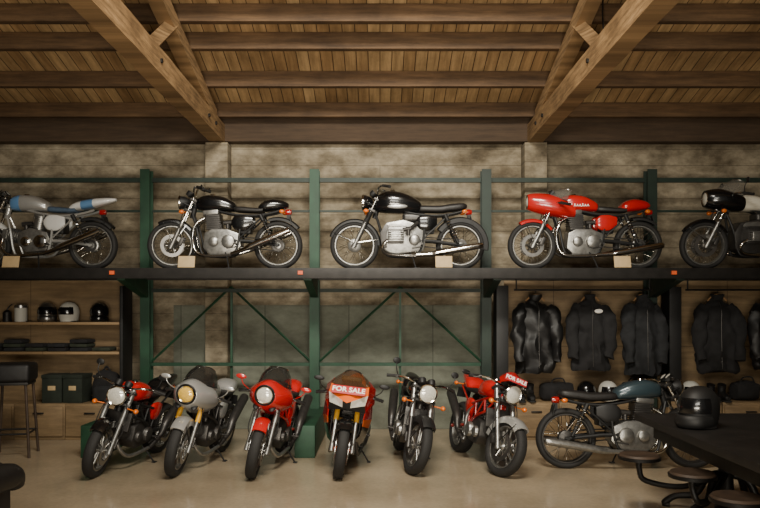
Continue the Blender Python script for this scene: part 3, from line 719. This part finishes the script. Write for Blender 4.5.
bike('cream tanked black motorcycle with fairing at the right end of the shelf', US, (4.89, YU, UZ), 180, 3,
     tankm=M['cream'], engine='boxer', seat='long', bars='low', mirror='round', fairing='half', squeeze=0, fairm=M['black'], screenm=M['cscreen'], lightc=(.67, 0, .91), lightsteer=False, fender='classic', fendm=M['black'], rfendm=M['black'], lightr=.088, engm=M['aludark'], coverm=M['alu'], sidem=M['cream'],
     fsecs=[(.695, .91, .098, .10), (.685, .91, .112, .11), (.62, .905, .15, .13), (.51, .90, .18, .14), (.38, .88, .19, .13), (.28, .855, .18, .11), (.24, .85, .17, .10)])

# floor: front contact points, all facing the room and leaning on their stands
def fl(px, py):
    Y = 1.73*739/(py-310); return ((px-380)/739*Y, Y)
def floor_bike(px, py, turn, lean, label, **kw):
    x, Y = fl(px, py); rz = -90+turn; fx = kw.get('fx', .69)
    loc = (x-math.cos(R(rz))*fx, Y-math.sin(R(rz))*fx, 0)
    return bike(label, FS, loc, rz, lean, **kw)
mod = dict(wheels='cast', rf=.30, rr=.305, tf=.112, tr=.165, rdisc=1, shocks=False, fender='sport', rfendm=None, discr=.155)
floor_bike(94, 477, -9, 11, 'black naked motorcycle with a red tank and round headlight, leftmost on the floor', tankm=M['red'], engine='ltwin', frame='trellis', framem=M['blackm'], seat='sport', tailm=M['black'], bars='low', mirror='round', exhaust='up', fendm=M['black'], rimm=M['alu'], engm=M['aludark'], coverm=M['aludark'], exm=M['alu'], usd=True, usdm=M['alu'], forkm=M['alu'], steer=8, sigm=M['amber'], lightr=.1, radiator=True, **mod)
half = dict(engine='ltwin', frame='trellis', seat='cafe', bars='clip', mirror='sport', exhaust='up', fairing='half', lightc=(.69, 0, .865), lightsteer=False, lightr=.088, engm=M['aludark'], coverm=M['aludark'], gauges=False, fsignal=False, rsignal=False, usd=True, forkm=M['alu'])
floor_bike(174, 476, -7, 9, 'silver motorcycle with half fairing and yellow round headlight', tankm=M['silver'], framem=M['aludark'], mirm=M['silver'], lensm=M['ylens'], fendm=M['silver'], rimm=M['alu'], exm=M['alu'], usdm=M['yellow'], steer=6, **half, **mod)
floor_bike(252, 478, -6, 9, 'red motorcycle with rounded half fairing and one round headlight', tankm=M['red'], framem=M['red'], mirm=M['red'], fendm=M['red'], rimm=M['alu'], exm=M['alu'], usdm=M['alu'], steer=8, **half, **mod)
b4 = floor_bike(338, 478, -2, 7, 'orange red and black fully faired sport motorcycle with sale sign across its nose', tankm=M['red'], engine='four', frame='trellis', seat='sport', tailm=M['orange'], bars='clip', mirror='sport', mirm=M['blackm'], exhaust='low', fairing='full', light=None, fairm=M['red'], sidefm=M['dred'], fendm=M['black'], rimm=M['orange'], engm=M['aludark'], coverm=M['aludark'], exm=M['aludark'], mufm=M['aludark'], usd=True, usdm=M['yellow'], forkm=M['alu'], steer=4, gauges=False, fsignal=False, **mod)
floor_bike(412, 474, 4, 10, 'dark naked motorcycle with silver headlight and tall mirrors, right of the sport motorcycle', tankm=M['black'], engine='ltwin', frame='trellis', framem=M['aludark'], seat='sport', bars='low', mirror='round', exhaust='up', fendm=M['blackm'], rimm=M['alu'], engm=M['aludark'], coverm=M['alu'], exm=M['alu'], usd=True, usdm=M['alu'], forkm=M['aludark'], steer=12, lightr=.1, shellm=M['chrome'], radiator=True, **mod)
b6 = floor_bike(500, 476, 12, 10, 'red and silver naked motorcycle with sale sign above its headlight', tankm=M['red'], engine='ltwin', frame='trellis', framem=M['dred'], seat='sport', bars='low', mirror='bar', exhaust='up', fairing='fly', fairm=M['dred'], fendm=M['silver'], rimm=M['alu'], engm=M['aludark'], coverm=M['alu'], exm=M['alu'], usd=True, usdm=M['alu'], forkm=M['alu'], steer=16, lightr=.1, shellm=M['chrome'], radiator=True, **mod)
bike('slate blue cafe racer motorcycle parked side on behind the long table', FS, (2.72, 8.09, 0), 0, 5,
     tankm=M['teal'], engine='parallel', seat='long', bars='low', mirror=None, exhaust='low', fender='short', fendm=M['aludark'], rfendm=None, rf=.325, rr=.325, tf=.1, tr=.12, fx=.70, rimm=M['aludark'], mufm=M['alu'], exm=M['chrome'], engm=M['alu'], cylm=M['aludark'], coverm=M['alu'], sidem=M['blackm'], steer=6, fsignal=False)

# sale signs
def sale_sign(bikeo, p, w, h, pitch, roll, label):
    Mb = Matrix.LocRotScale(bikeo.location, bikeo.rotation_euler, None)
    basis = Matrix(((0, 0, 1, 0), (1, 0, 0, 0), (0, 1, 0, 0), (0, 0, 0, 1)))      # text x -> bike left, text y -> up, normal -> forward
    W = Mb @ Matrix.Translation(p) @ Matrix.Rotation(R(-pitch), 4, 'Y') @ basis @ Matrix.Rotation(R(roll), 4, 'Z')
    loc, rot, _ = W.decompose()
    t = thing('sale_sign', label, 'sign', loc, rot.to_euler(), 'red sale signs on the motorcycles')
    MB().box((0, 0, 0), (w, h, .008), None, .002).build('sign_board', M['signred'], t)
    text_mesh('FOR SALE', h*.80, M['signwhite'], t, Matrix.Translation((0, 0, .005)))
sale_sign(b4, (.70, 0, .912), .35, .10, 40, 0, 'red sign with white letters across the nose of the orange sport motorcycle')
sale_sign(b6, (.655, .02, 1.01), .25, .07, 20, -14, 'small tilted red sign with white letters above the headlight of the red naked motorcycle')

# price cards on the shelf
for px, nm in ((10, 'silver and light blue'), (186, 'black cafe racer'), (444, 'black touring'), (623, 'bright red')):
    x = (px-380)/739*9.25
    t = thing('price_card', 'small tan card on the shelf edge below the %s motorcycle' % nm, 'card', (x, 9.25, DZ+.002), (R(-14), 0, 0), 'price cards along the shelf edge')
    MB().box((0, 0, .085), (.21, .008, .15), None, .002).build('card', M['card'], t)
    MB().box((0, .03, .06), (.03, .05, .09)).build('easel', M['stoolwood'], t)

# ------------------------------------------------------------------ goods
def helmet(label, loc, rz, m, group, full=True, vis='black', sc=1.):
    t = thing('helmet', label, 'helmet', loc, (0, 0, R(rz)), group)
    K = Matrix.Scale(sc, 4)
    sh = MB()
    prof = [(r_, z_) for r_, z_ in crom([(0., .272), (.045, .265), (.085, .240), (.113, .20), (.126, .15), (.125, .10), (.118, .05), (.108, .005)], 3)]+[(.092, .0), (.10, .06), (0, .07)]
    sh.lathe(prof, (0, 0, 0), (0, 0, 1), (1, 0, 0), 30)
    sh.bm.transform(Matrix.Diagonal((1.14, .98, 1, 1)))
    if full: sh.tube([(.03, .104, .05), (.12, .08, .045), (.16, 0, .045), (.12, -.08, .045), (.03, -.104, .05)], .034, 10, 4, (1.25, .6))
    sh.build('shell', m, t, K)
    v = MB().lathe([(.127, .10), (.132, .13), (.128, .165), (.116, .20), (.11, .195)], (0, 0, 0), (0, 0, 1), (1, 0, 0), 24, R(-70), R(70))
    v.bm.transform(Matrix.Diagonal((1.15, .99, 1, 1))); v.build('visor', M[vis], t, K)
    MB().lathe([(.095, .005), (.111, .012), (.113, -.001), (.095, -.001)], (0, 0, .002), (0, 0, 1), (1, 0, 0), 28, closed=True).build('edge_trim', M['tire'], t, K)
    return t

def boot(label, loc, rz, m, group):
    t = thing('boot', label, 'boot', loc, (0, 0, R(rz)), group)
    MB().loft([(.20, .05, .025, .02), (.17, .055, .045, .035), (.08, .065, .05, .045), (0, .08, .042, .06), (-.07, .08, .042, .06), (-.095, .07, .025, .04)], 18, 4, 2.5).build('foot', m, t)
    MB().tube([(-.03, 0, .09), (-.03, 0, .16), (-.03, 0, .20), (-.025, 0, .22)], [.05, .05, .055, .055], 16, 3).build('shaft', m, t)
    MB().loft([(.205, .013, .03, .012), (.17, .013, .05, .013), (.06, .013, .045, .013), (-.06, .015, .045, .015), (-.1, .015, .03, .015)], 18, 3, 3).build('sole', M['tire'], t)
    return t

def duffel(label, loc, rz, w, h, m, group, seed):
    t = thing('duffel_bag', label, 'bag', loc, (0, 0, R(rz)), group)
    b = MB().loft([(-w/2, h*.46, .05, h*.25), (-w/2+.03, h*.49, .12, h*.47), (0, h*.5, .14, h*.5), (w/2-.03, h*.49, .12, h*.47), (w/2, h*.46, .05, h*.25)], 24, 6, 2.8).jitter(.022, 7, seed)
    for v in b.bm.verts: v.co.z = max(v.co.z, 0)
    b.build('body', m, t)
    MB().tube([(-.10, -.06, h*.9), (-.06, -.05, h+.05), (.06, -.05, h+.06), (.10, -.06, h*.9)], .01, 8, 4).build('handle', m, t)
    MB().tube([(-w/2+.05, 0, h*.985), (0, 0, h+.006), (w/2-.05, 0, h*.985)], .006, 6, 3).build('zipper', M['aludark'], t)

def jacket(label, x, y, zt, w, h, m, group, seed, emblem=False, rz=0):
    t = thing('jacket', label, 'jacket', (x, y, zt), (0, 0, R(rz)), group)
    k = w/.62
    body = MB().loft([(.02, 0, .05*k, .045), (-.03, 0, .085*k, .06), (-.09, 0, .17*k, .085), (-.17, 0, .235*k, .125), (-.4*h, 0, .24*k, .145), (-.7*h, 0, .26*k, .14), (-.93*h, 0, .27*k, .13), (-h, 0, .25*k, .11)], 44, 8, 2.2, f=lambda a, u_, v: V((u_, v, a)))
    for v in body.bm.verts:     # slack vertical folds toward the hem
        dz_ = min(1, max(0, -v.co.z-.12)/.5)
        v.co.y += .022*dz_*math.sin(v.co.x*34+seed*1.7+v.co.z*3); v.co.x += .012*dz_*math.sin(v.co.z*15+seed)
    body.jitter(.05, 5, seed).jitter(.018, 15, seed).build('body', m, t)
    for s in (-1, 1):
        MB().tube([(s*.15*k, 0, -.11), (s*.225*k, -.04, -.24), (s*.265*k, -.085, -.5), (s*.25*k, -.13, -.84*h)], [.085, .095, .085, .06], 16, 9).jitter(.04, 7, seed+s).jitter(.014, 20, seed).build('sleeve', m, t)
    MB().lathe([(.062*k, -.03), (.085*k, .02), (.09*k, .045), (.075*k, .055), (.05*k, .03), (.05*k, -.03)], (0, 0, 0), (0, 0, 1), (1, 0, 0), 20, closed=True).jitter(.02, 12, seed).build('collar', m, t)
    MB().tube([(0, -.075, -.05), (0.01, -.14, -.16), (.0, -.165, -.4*h), (0.012, -.16, -.95*h)], .004, 6, 4).build('zipper', M['aludark'], t)
    MB().tube([(-.13*k, 0, -.035), (-.06, 0, .03), (0, 0, .055), (.06, 0, .03), (.13*k, 0, -.035)], .009, 8, 4).build('hanger', M['hanger'], t)
    MB().tube([(0, .0, .05), (0, 0, .07), (.015, 0, .09), (.0, 0, .101)], .005, 6, 3).build('hook', M['steel'], t)
    if emblem: MB().ell((.09*k, -.15, -.17), (.055, .016, .03), 14).build('emblem', M['signwhite'], t, label='white emblem on the chest')
    return t

def wx(px, Y): return (px-380)/739*Y

def cabinet(label, x, w, h, group):
    t = thing('low_cabinet', label, 'cabinet', (x, 10.05, 0), group=group)
    MB().box((0, 0, h/2), (w-.006, .44, h), None, .004).build('body', M['ply'], t)
    o = MB().box((0, -.235, h/2+.01), (w-.04, .03, h-.09), None, .004).build('drawer', M['ply'], t)
    MB().box((0, -.26, h-.12), (.14, .025, .02), None, .005).build('drawer_pull', M['steel'], o)

# left shelving
cg = 'low plywood cabinets along the back wall'
for k, l in enumerate(('plywood low cabinet behind the bar stool', 'middle plywood low cabinet under the left shelves', 'plywood low cabinet below the black backpack')):
    cabinet(l, -5.21+.68*k, .68, .48, cg)
for z, l in ((1.55, 'upper plywood wall shelf holding helmets'), (1.15, 'lower plywood wall shelf holding folded shirts')):
    tag(MB().box((0, 0, 0), (2.06, .38, .035), None, .003).build('wall_shelf', M['plyh'], loc=(-4.54, 10.13, z)), l, 'shelf', 'wall shelves at the left')
tag(MB().box((0, 0, 0), (.04, .40, 1.66), None, .003).build('upright_board', M['blackm'], loc=(-3.47, 10.1, 1.225)), 'black upright board at the right end of the left shelves', 'board', 'black upright boards')
LZ = 1.5685
hg = 'helmets on the left top shelf'
helmet('grey helmet on the left top shelf', (wx(44, 10.0), 10.10, LZ), -70, M['disc'], hg)
helmet('off white helmet on the left top shelf', (wx(66, 10.0), 10.10, LZ), -110, M['paper'], hg, False)
helmet('black helmet at the right end of the left top shelf', (wx(97, 10.0), 10.10, LZ), -80, M['black'], hg)
t = thing('storage_tin', 'pale metal tin on the left top shelf', 'tin', (wx(18, 10), 10.08, LZ))
MB().lathe([(0, 0), (.075, 0), (.08, .01), (.08, .20), (.0, .20)], (0, 0, 0), (0, 0, 1), (1, 0, 0), 28).build('body', M['paper'], t)
MB().lathe([(.083, .19), (.083, .225), (.07, .235), (0, .235)], (0, 0, 0), (0, 0, 1), (1, 0, 0), 28).build('lid', M['disc'], t)
t = thing('oil_can', 'small dark can with a spout at the left end of the top shelf', 'can', (wx(4, 10), 10.08, LZ))
MB().lathe([(0, 0), (.055, 0), (.055, .13), (.02, .16), (0, .16)], (0, 0, 0), (0, 0, 1), (1, 0, 0), 22).build('body', M['steel'], t)
MB().tube([(0, 0, .15), (.02, 0, .2), (.07, 0, .24)], [.012, .009, .006], 8, 3).build('spout', M['steel'], t)
sh_ = ['first', 'second', 'third', 'fourth', 'fifth', 'sixth']
for k in range(6):
    x = -5.28+.30*k
    for j in range((2, 3, 2, 2, 3, 1)[k]):
        m = MB().box((0, 0, .026), (.25, .26, .05), None, .022).jitter(.008, 9, k+j*7)
        for v in m.bm.verts: v.co.z = max(v.co.z, .0)
        tag(m.build('folded_shirt', M[('bag', 'navy', 'olive')[(k+j) % 3]], loc=(x, 10.13, 1.169+.054*j), rot=(0, 0, R(random.uniform(-5, 5)))),
            'dark folded shirt, %s in the %s stack from the left on the middle shelf' % (('bottom', 'second', 'third')[j], sh_[k]), 'shirt', 'folded shirts on the left shelf')
CZ2 = .481
for px, l in ((52, 'dark green storage box nearest the bar stool on the left cabinets'), (74, 'dark green storage box beside the black backpack')):
    t = thing('storage_box', l, 'box', (wx(px, 9.95), 10.07, CZ2), (0, 0, R(3 if px < 60 else -4)), 'dark green storage boxes')
    MB().box((0, 0, .17), (.26, .30, .34), None, .006).build('body', M['boxgreen'], t)
    MB().box((0, 0, .355), (.275, .315, .05), None, .006).build('lid', M['boxgreen'], t)
    MB().box((0, -.153, .2), (.10, .006, .06), None, .002).build('label_card', M['card'], t)
t = thing('backpack', 'black rounded backpack on the left cabinets beside the green post', 'backpack', (wx(104, 9.95), 10.05, CZ2))
bb = MB().loft([(0, 0, .14, .10), (.05, 0, .18, .13), (.25, 0, .18, .13), (.38, 0, .14, .10), (.43, 0, .05, .04)], 26, 5, 3, f=lambda a, u_, v: V((u_, v, a))).jitter(.015, 8, 3)
for v in bb.bm.verts: v.co.z = max(v.co.z, 0)
bb.build('body', M['bag'], t)
MB().loft([(.04, -.12, .13, .05), (.18, -.12, .14, .06), (.23, -.12, .08, .03)], 20, 4, 3, f=lambda a, u_, v: V((u_, v, a))).build('pocket', M['navy'], t)
MB().tube([(-.05, 0, .42), (0, 0, .48), (.05, 0, .42)], .012, 8, 4).build('handle', M['bag'], t)

# right garment wall
for x, w, l in ((2.075, .61, 'plywood low cabinet below the leftmost jacket'), (2.69, .61, 'plywood low cabinet below the jacket with the emblem'), (3.305, .61, 'plywood low cabinet behind the slate blue motorcycle'),
                (4.19, .72, 'plywood low cabinet right of the second black upright'), (4.92, .72, 'plywood low cabinet farthest right')):
    cabinet(l, x, w, .5, cg)
tag(MB().box((0, 0, 0), (.16, .3, 2.06), None, .003).build('upright_board', M['blackm'], loc=(1.65, 10.1, 1.03)), 'wide black upright board left of the jackets', 'board', 'black upright boards')
tag(MB().box((0, 0, 0), (.16, .3, 1.54), None, .003).build('upright_board', M['blackm'], loc=(3.98, 10.1, 1.272)), 'wide black upright board between the hanging jackets', 'board', 'black upright boards')
JY = 9.92; JZ = 1.885
for a, b, l in ((1.80, 3.65, 'dark steel rail holding three jackets'), (4.10, 5.45, 'dark steel rail holding the two rightmost jackets')):
    t = thing('hanging_rail', l, 'rail', ((a+b)/2, JY, 2.0), group='garment rails under the shelf')
    MB().cyl((-(b-a)/2, 0, 0), ((b-a)/2, 0, 0), .013).build('rail', M['steel'], t)
    for s in (-1, 1): MB().cyl((s*((b-a)/2-.03), 0, 0), (s*((b-a)/2-.03), 0, .208), .01, n=10).build('drop_rod', M['steel'], t)
jg = 'dark jackets hanging on the right wall'
jacket('black leather jacket hanging leftmost on the plywood wall', wx(535, JY), JY, JZ, .62, 1.0, M['leather'], jg, 1, rz=6)
jacket('black jacket with a white chest emblem', wx(590, JY), JY, JZ, .57, .95, M['bag'], jg, 2, True, rz=-4)
jacket('charcoal jacket hanging left of the wide black upright', wx(642, JY), JY, JZ, .55, 1.02, M['navy'], jg, 3, rz=6)
jacket('black cloth jacket hanging right of the wide black upright', wx(717, JY), JY, JZ, .60, .98, M['bag'], jg, 4, rz=-5)
jacket('black jacket cut by the right picture edge', wx(769, JY), JY, JZ, .57, .96, M['leather'], jg, 5, rz=5)
bg = 'boots on the right cabinets'; RZ = .501; BY = 9.98
boot('black boot leftmost on the right cabinets', (wx(520, 9.95), BY, RZ), -88, M['leather'], bg)
boot('second black boot from the left on the right cabinets', (wx(531, 9.95), BY+.02, RZ), -92, M['leather'], bg)
boot('black boot right of the white open helmet', (wx(713, 9.95), BY, RZ), -88, M['leather'], bg)
boot('second black boot right of the white open helmet', (wx(724, 9.95), BY+.01, RZ), -92, M['leather'], bg)
duffel('black duffel bag below the leftmost jacket', (wx(559, 9.95), 10.06, RZ), 3, .44, .24, M['bag'], 'duffel bags on the cabinets', 21)
duffel('charcoal duffel bag behind the slate blue motorcycle', (wx(637, 9.95), 10.06, RZ), -3, .34, .25, M['navy'], 'duffel bags on the cabinets', 22)
duffel('black duffel bag farthest right on the cabinets', (wx(749, 9.95), 10.06, RZ), 3, .34, .26, M['bag'], 'duffel bags on the cabinets', 23)
hg = 'helmets on the right cabinets'
helmet('black helmet on the right cabinets beside the white helmet', (wx(587, 9.95), 9.99, RZ), -100, M['black'], hg)
helmet('white helmet on the right cabinets', (wx(609, 9.95), 9.99, RZ), -80, M['paper'], hg)
helmet('white open helmet right of the wide black upright', (wx(692, 9.95), 9.99, RZ), -85, M['paper'], hg, False)

# long table with swing stools
TX, TY, TZ = 2.95, 5.5, .78
t = thing('worktable', 'long dark industrial table with swing out stools at the right', 'table', (TX, TY, 0))
MB().box((0, 0, TZ-.03), (1.22, 2.6, .06), None, .006).build('tabletop', M['tabletop'], t)
MB().box((0, 0, TZ-.13), (.98, 2.3, .14), None, .006).build('apron', M['iron'], t)
for yy in (.78, -.78):
    o = MB().lathe([(0, .02), (.10, .02), (.10, .06), (.06, .10), (.05, .3), (.075, .36), (.05, .42), (.05, .62), (.13, .66), (.13, .70), (0, .70)], (0, yy, 0), (0, 0, 1), (1, 0, 0), 24).build('pedestal', M['iron'], t)
    for s in (-1, 1):
        for s2 in (-1, 1):
            MB().tube([(0, yy, .34), (s*.14, yy+s2*.06, .30), (s*.22, yy+s2*.12, .14), (s*.36, yy+s2*.2, .10), (s*.44, yy+s2*.24, .03), (s*.40, yy+s2*.22, .02)], [.035, .034, .03, .028, .03, .02], 10, 5).build('foot', M['iron'], o)
for (sx, sy, py_) in ((2.2, 6.27, .78), (2.36, 5.58, .78), (2.35, 4.86, -.78)):
    lx, ly = sx-TX, sy-TY
    MB().tube([(0, py_, .36), (lx*.5, (py_+ly)/2-.03, .24), (lx*.92, ly, .28), (lx, ly, .38), (lx, ly, .46)], [.024, .024, .024, .024, .03], 10, 5).build('swing_arm', M['iron'], t)
    o = MB().lathe([(0, .465), (.145, .465), (.165, .475), (.168, .495), (.155, .51), (0, .505)], (lx, ly, 0), (0, 0, 1), (1, 0, 0), 32).build('stool_seat', M['stoolwood'], t)
    MB().lathe([(.160, .462), (.174, .466), (.176, .49), (.168, .492)], (lx, ly, 0), (0, 0, 1), (1, 0, 0), 32, closed=True).build('seat_rim', M['iron'], o)
helmet('black full face helmet on the dark table', (2.59, 6.0, TZ+.003), 215, M['blackm'], None, True, 'black', 1.22)

# bar stool at the left
t = thing('bar_stool', 'black bar stool with deep padded seat beside the left cabinets', 'stool', (-4.36, 8.8, 0), (0, 0, R(12)))
MB().box((0, 0, .99), (.45, .44, .22), None, .045, 4).build('seat', M['leather'], t)
MB().box((0, 0, .865), (.40, .40, .035), None, .006).build('seat_base', M['steel'], t)
for sx in (-1, 1):
    for sy in (-1, 1):
        MB().tube([(sx*.17, sy*.17, .86), (sx*.22, sy*.22, 0.0)], .017, 8).build('leg', M['stoolwood'], t)
fr = MB()
for a, b in (((-.2, -.2), (.2, -.2)), ((.2, -.2), (.2, .2)), ((.2, .2), (-.2, .2)), ((-.2, .2), (-.2, -.2))): fr.tube([(a[0], a[1], .28), (b[0], b[1], .28)], .012, 8)
fr.build('footrest', M['steel'], t)

# lounge chair at the lower left corner
t = thing('lounge_chair', 'black leather lounge chair in the lower left corner', 'chair', (-2.99, 4.95, 0), (0, 0, R(-8)))
MB().box((0, .0, .33), (.58, .62, .16), None, .05, 4).build('seat', M['leather'], t)
MB().box((0, .28, .45), (.60, .15, .42), (R(-10), 0, 0), .07, 5).build('backrest', M['leather'], t)
for s in (-1, 1):
    MB().tube([(s*.35, .36, .48), (s*.35, .30, .56), (s*.35, .05, .565), (s*.35, -.26, .53), (s*.35, -.33, .44)], [.06, .09, .095, .09, .05], 18, 5).build('armrest', M['leather'], t)
    MB().box((s*.345, 0, .38), (.07, .56, .28), None, .03, 4).build('side_panel', M['leather'], t)
    for s2 in (-1, 1): MB().cyl((s*.3, s2*.25, 0), (s*.3, s2*.25, .27), .018).build('leg', M['steel'], t)

# ------------------------------------------------------------------ light
def area(name, loc, to, sx, sy, watt, col, spread=180):
    l = bpy.data.lights.new(name, 'AREA'); l.shape = 'RECTANGLE'; l.size = sx; l.size_y = sy; l.energy = watt; l.color = col; l.spread = R(spread)
    o = bpy.data.objects.new(name, l); C.objects.link(o); o.location = loc
    o.rotation_euler = (V(to)-V(loc)).to_track_quat('-Z', 'Y').to_euler()
area('high_light', (0, 3.2, 5.9), (0, 10, 2.4), 2.4, .8, 185, (1, .94, .82), 95)
area('roof_light', (0, 4.2, 5.5), (0, 6.2, 0), 2.6, .8, 82, (1, .93, .80), 110)
area('front_light', (0, -2.5, 4.2), (0, 9, 2.0), 4, 1.4, 55, (1, .94, .82), 80)
area('up_fill', (0, -1.0, .8), (0, 8, 5), 3.4, 1.2, 190, (1, .90, .74), 100)  # added fill, stands in for bounce on the roof boards; not a shop lamp
w = bpy.data.worlds.new('world'); bpy.context.scene.world = w; w.use_nodes = True
w.node_tree.nodes['Background'].inputs[0].default_value = (1, .95, .84, 1); w.node_tree.nodes['Background'].inputs[1].default_value = .085

cd = bpy.data.cameras.new('camera'); cam = bpy.data.objects.new('camera', cd); C.objects.link(cam)
cam.location = (0, 0, 1.73); cam.rotation_euler = (R(90), 0, 0); cd.lens = 35; cd.sensor_width = 36; cd.shift_y = 56/760
bpy.context.scene.camera = cam
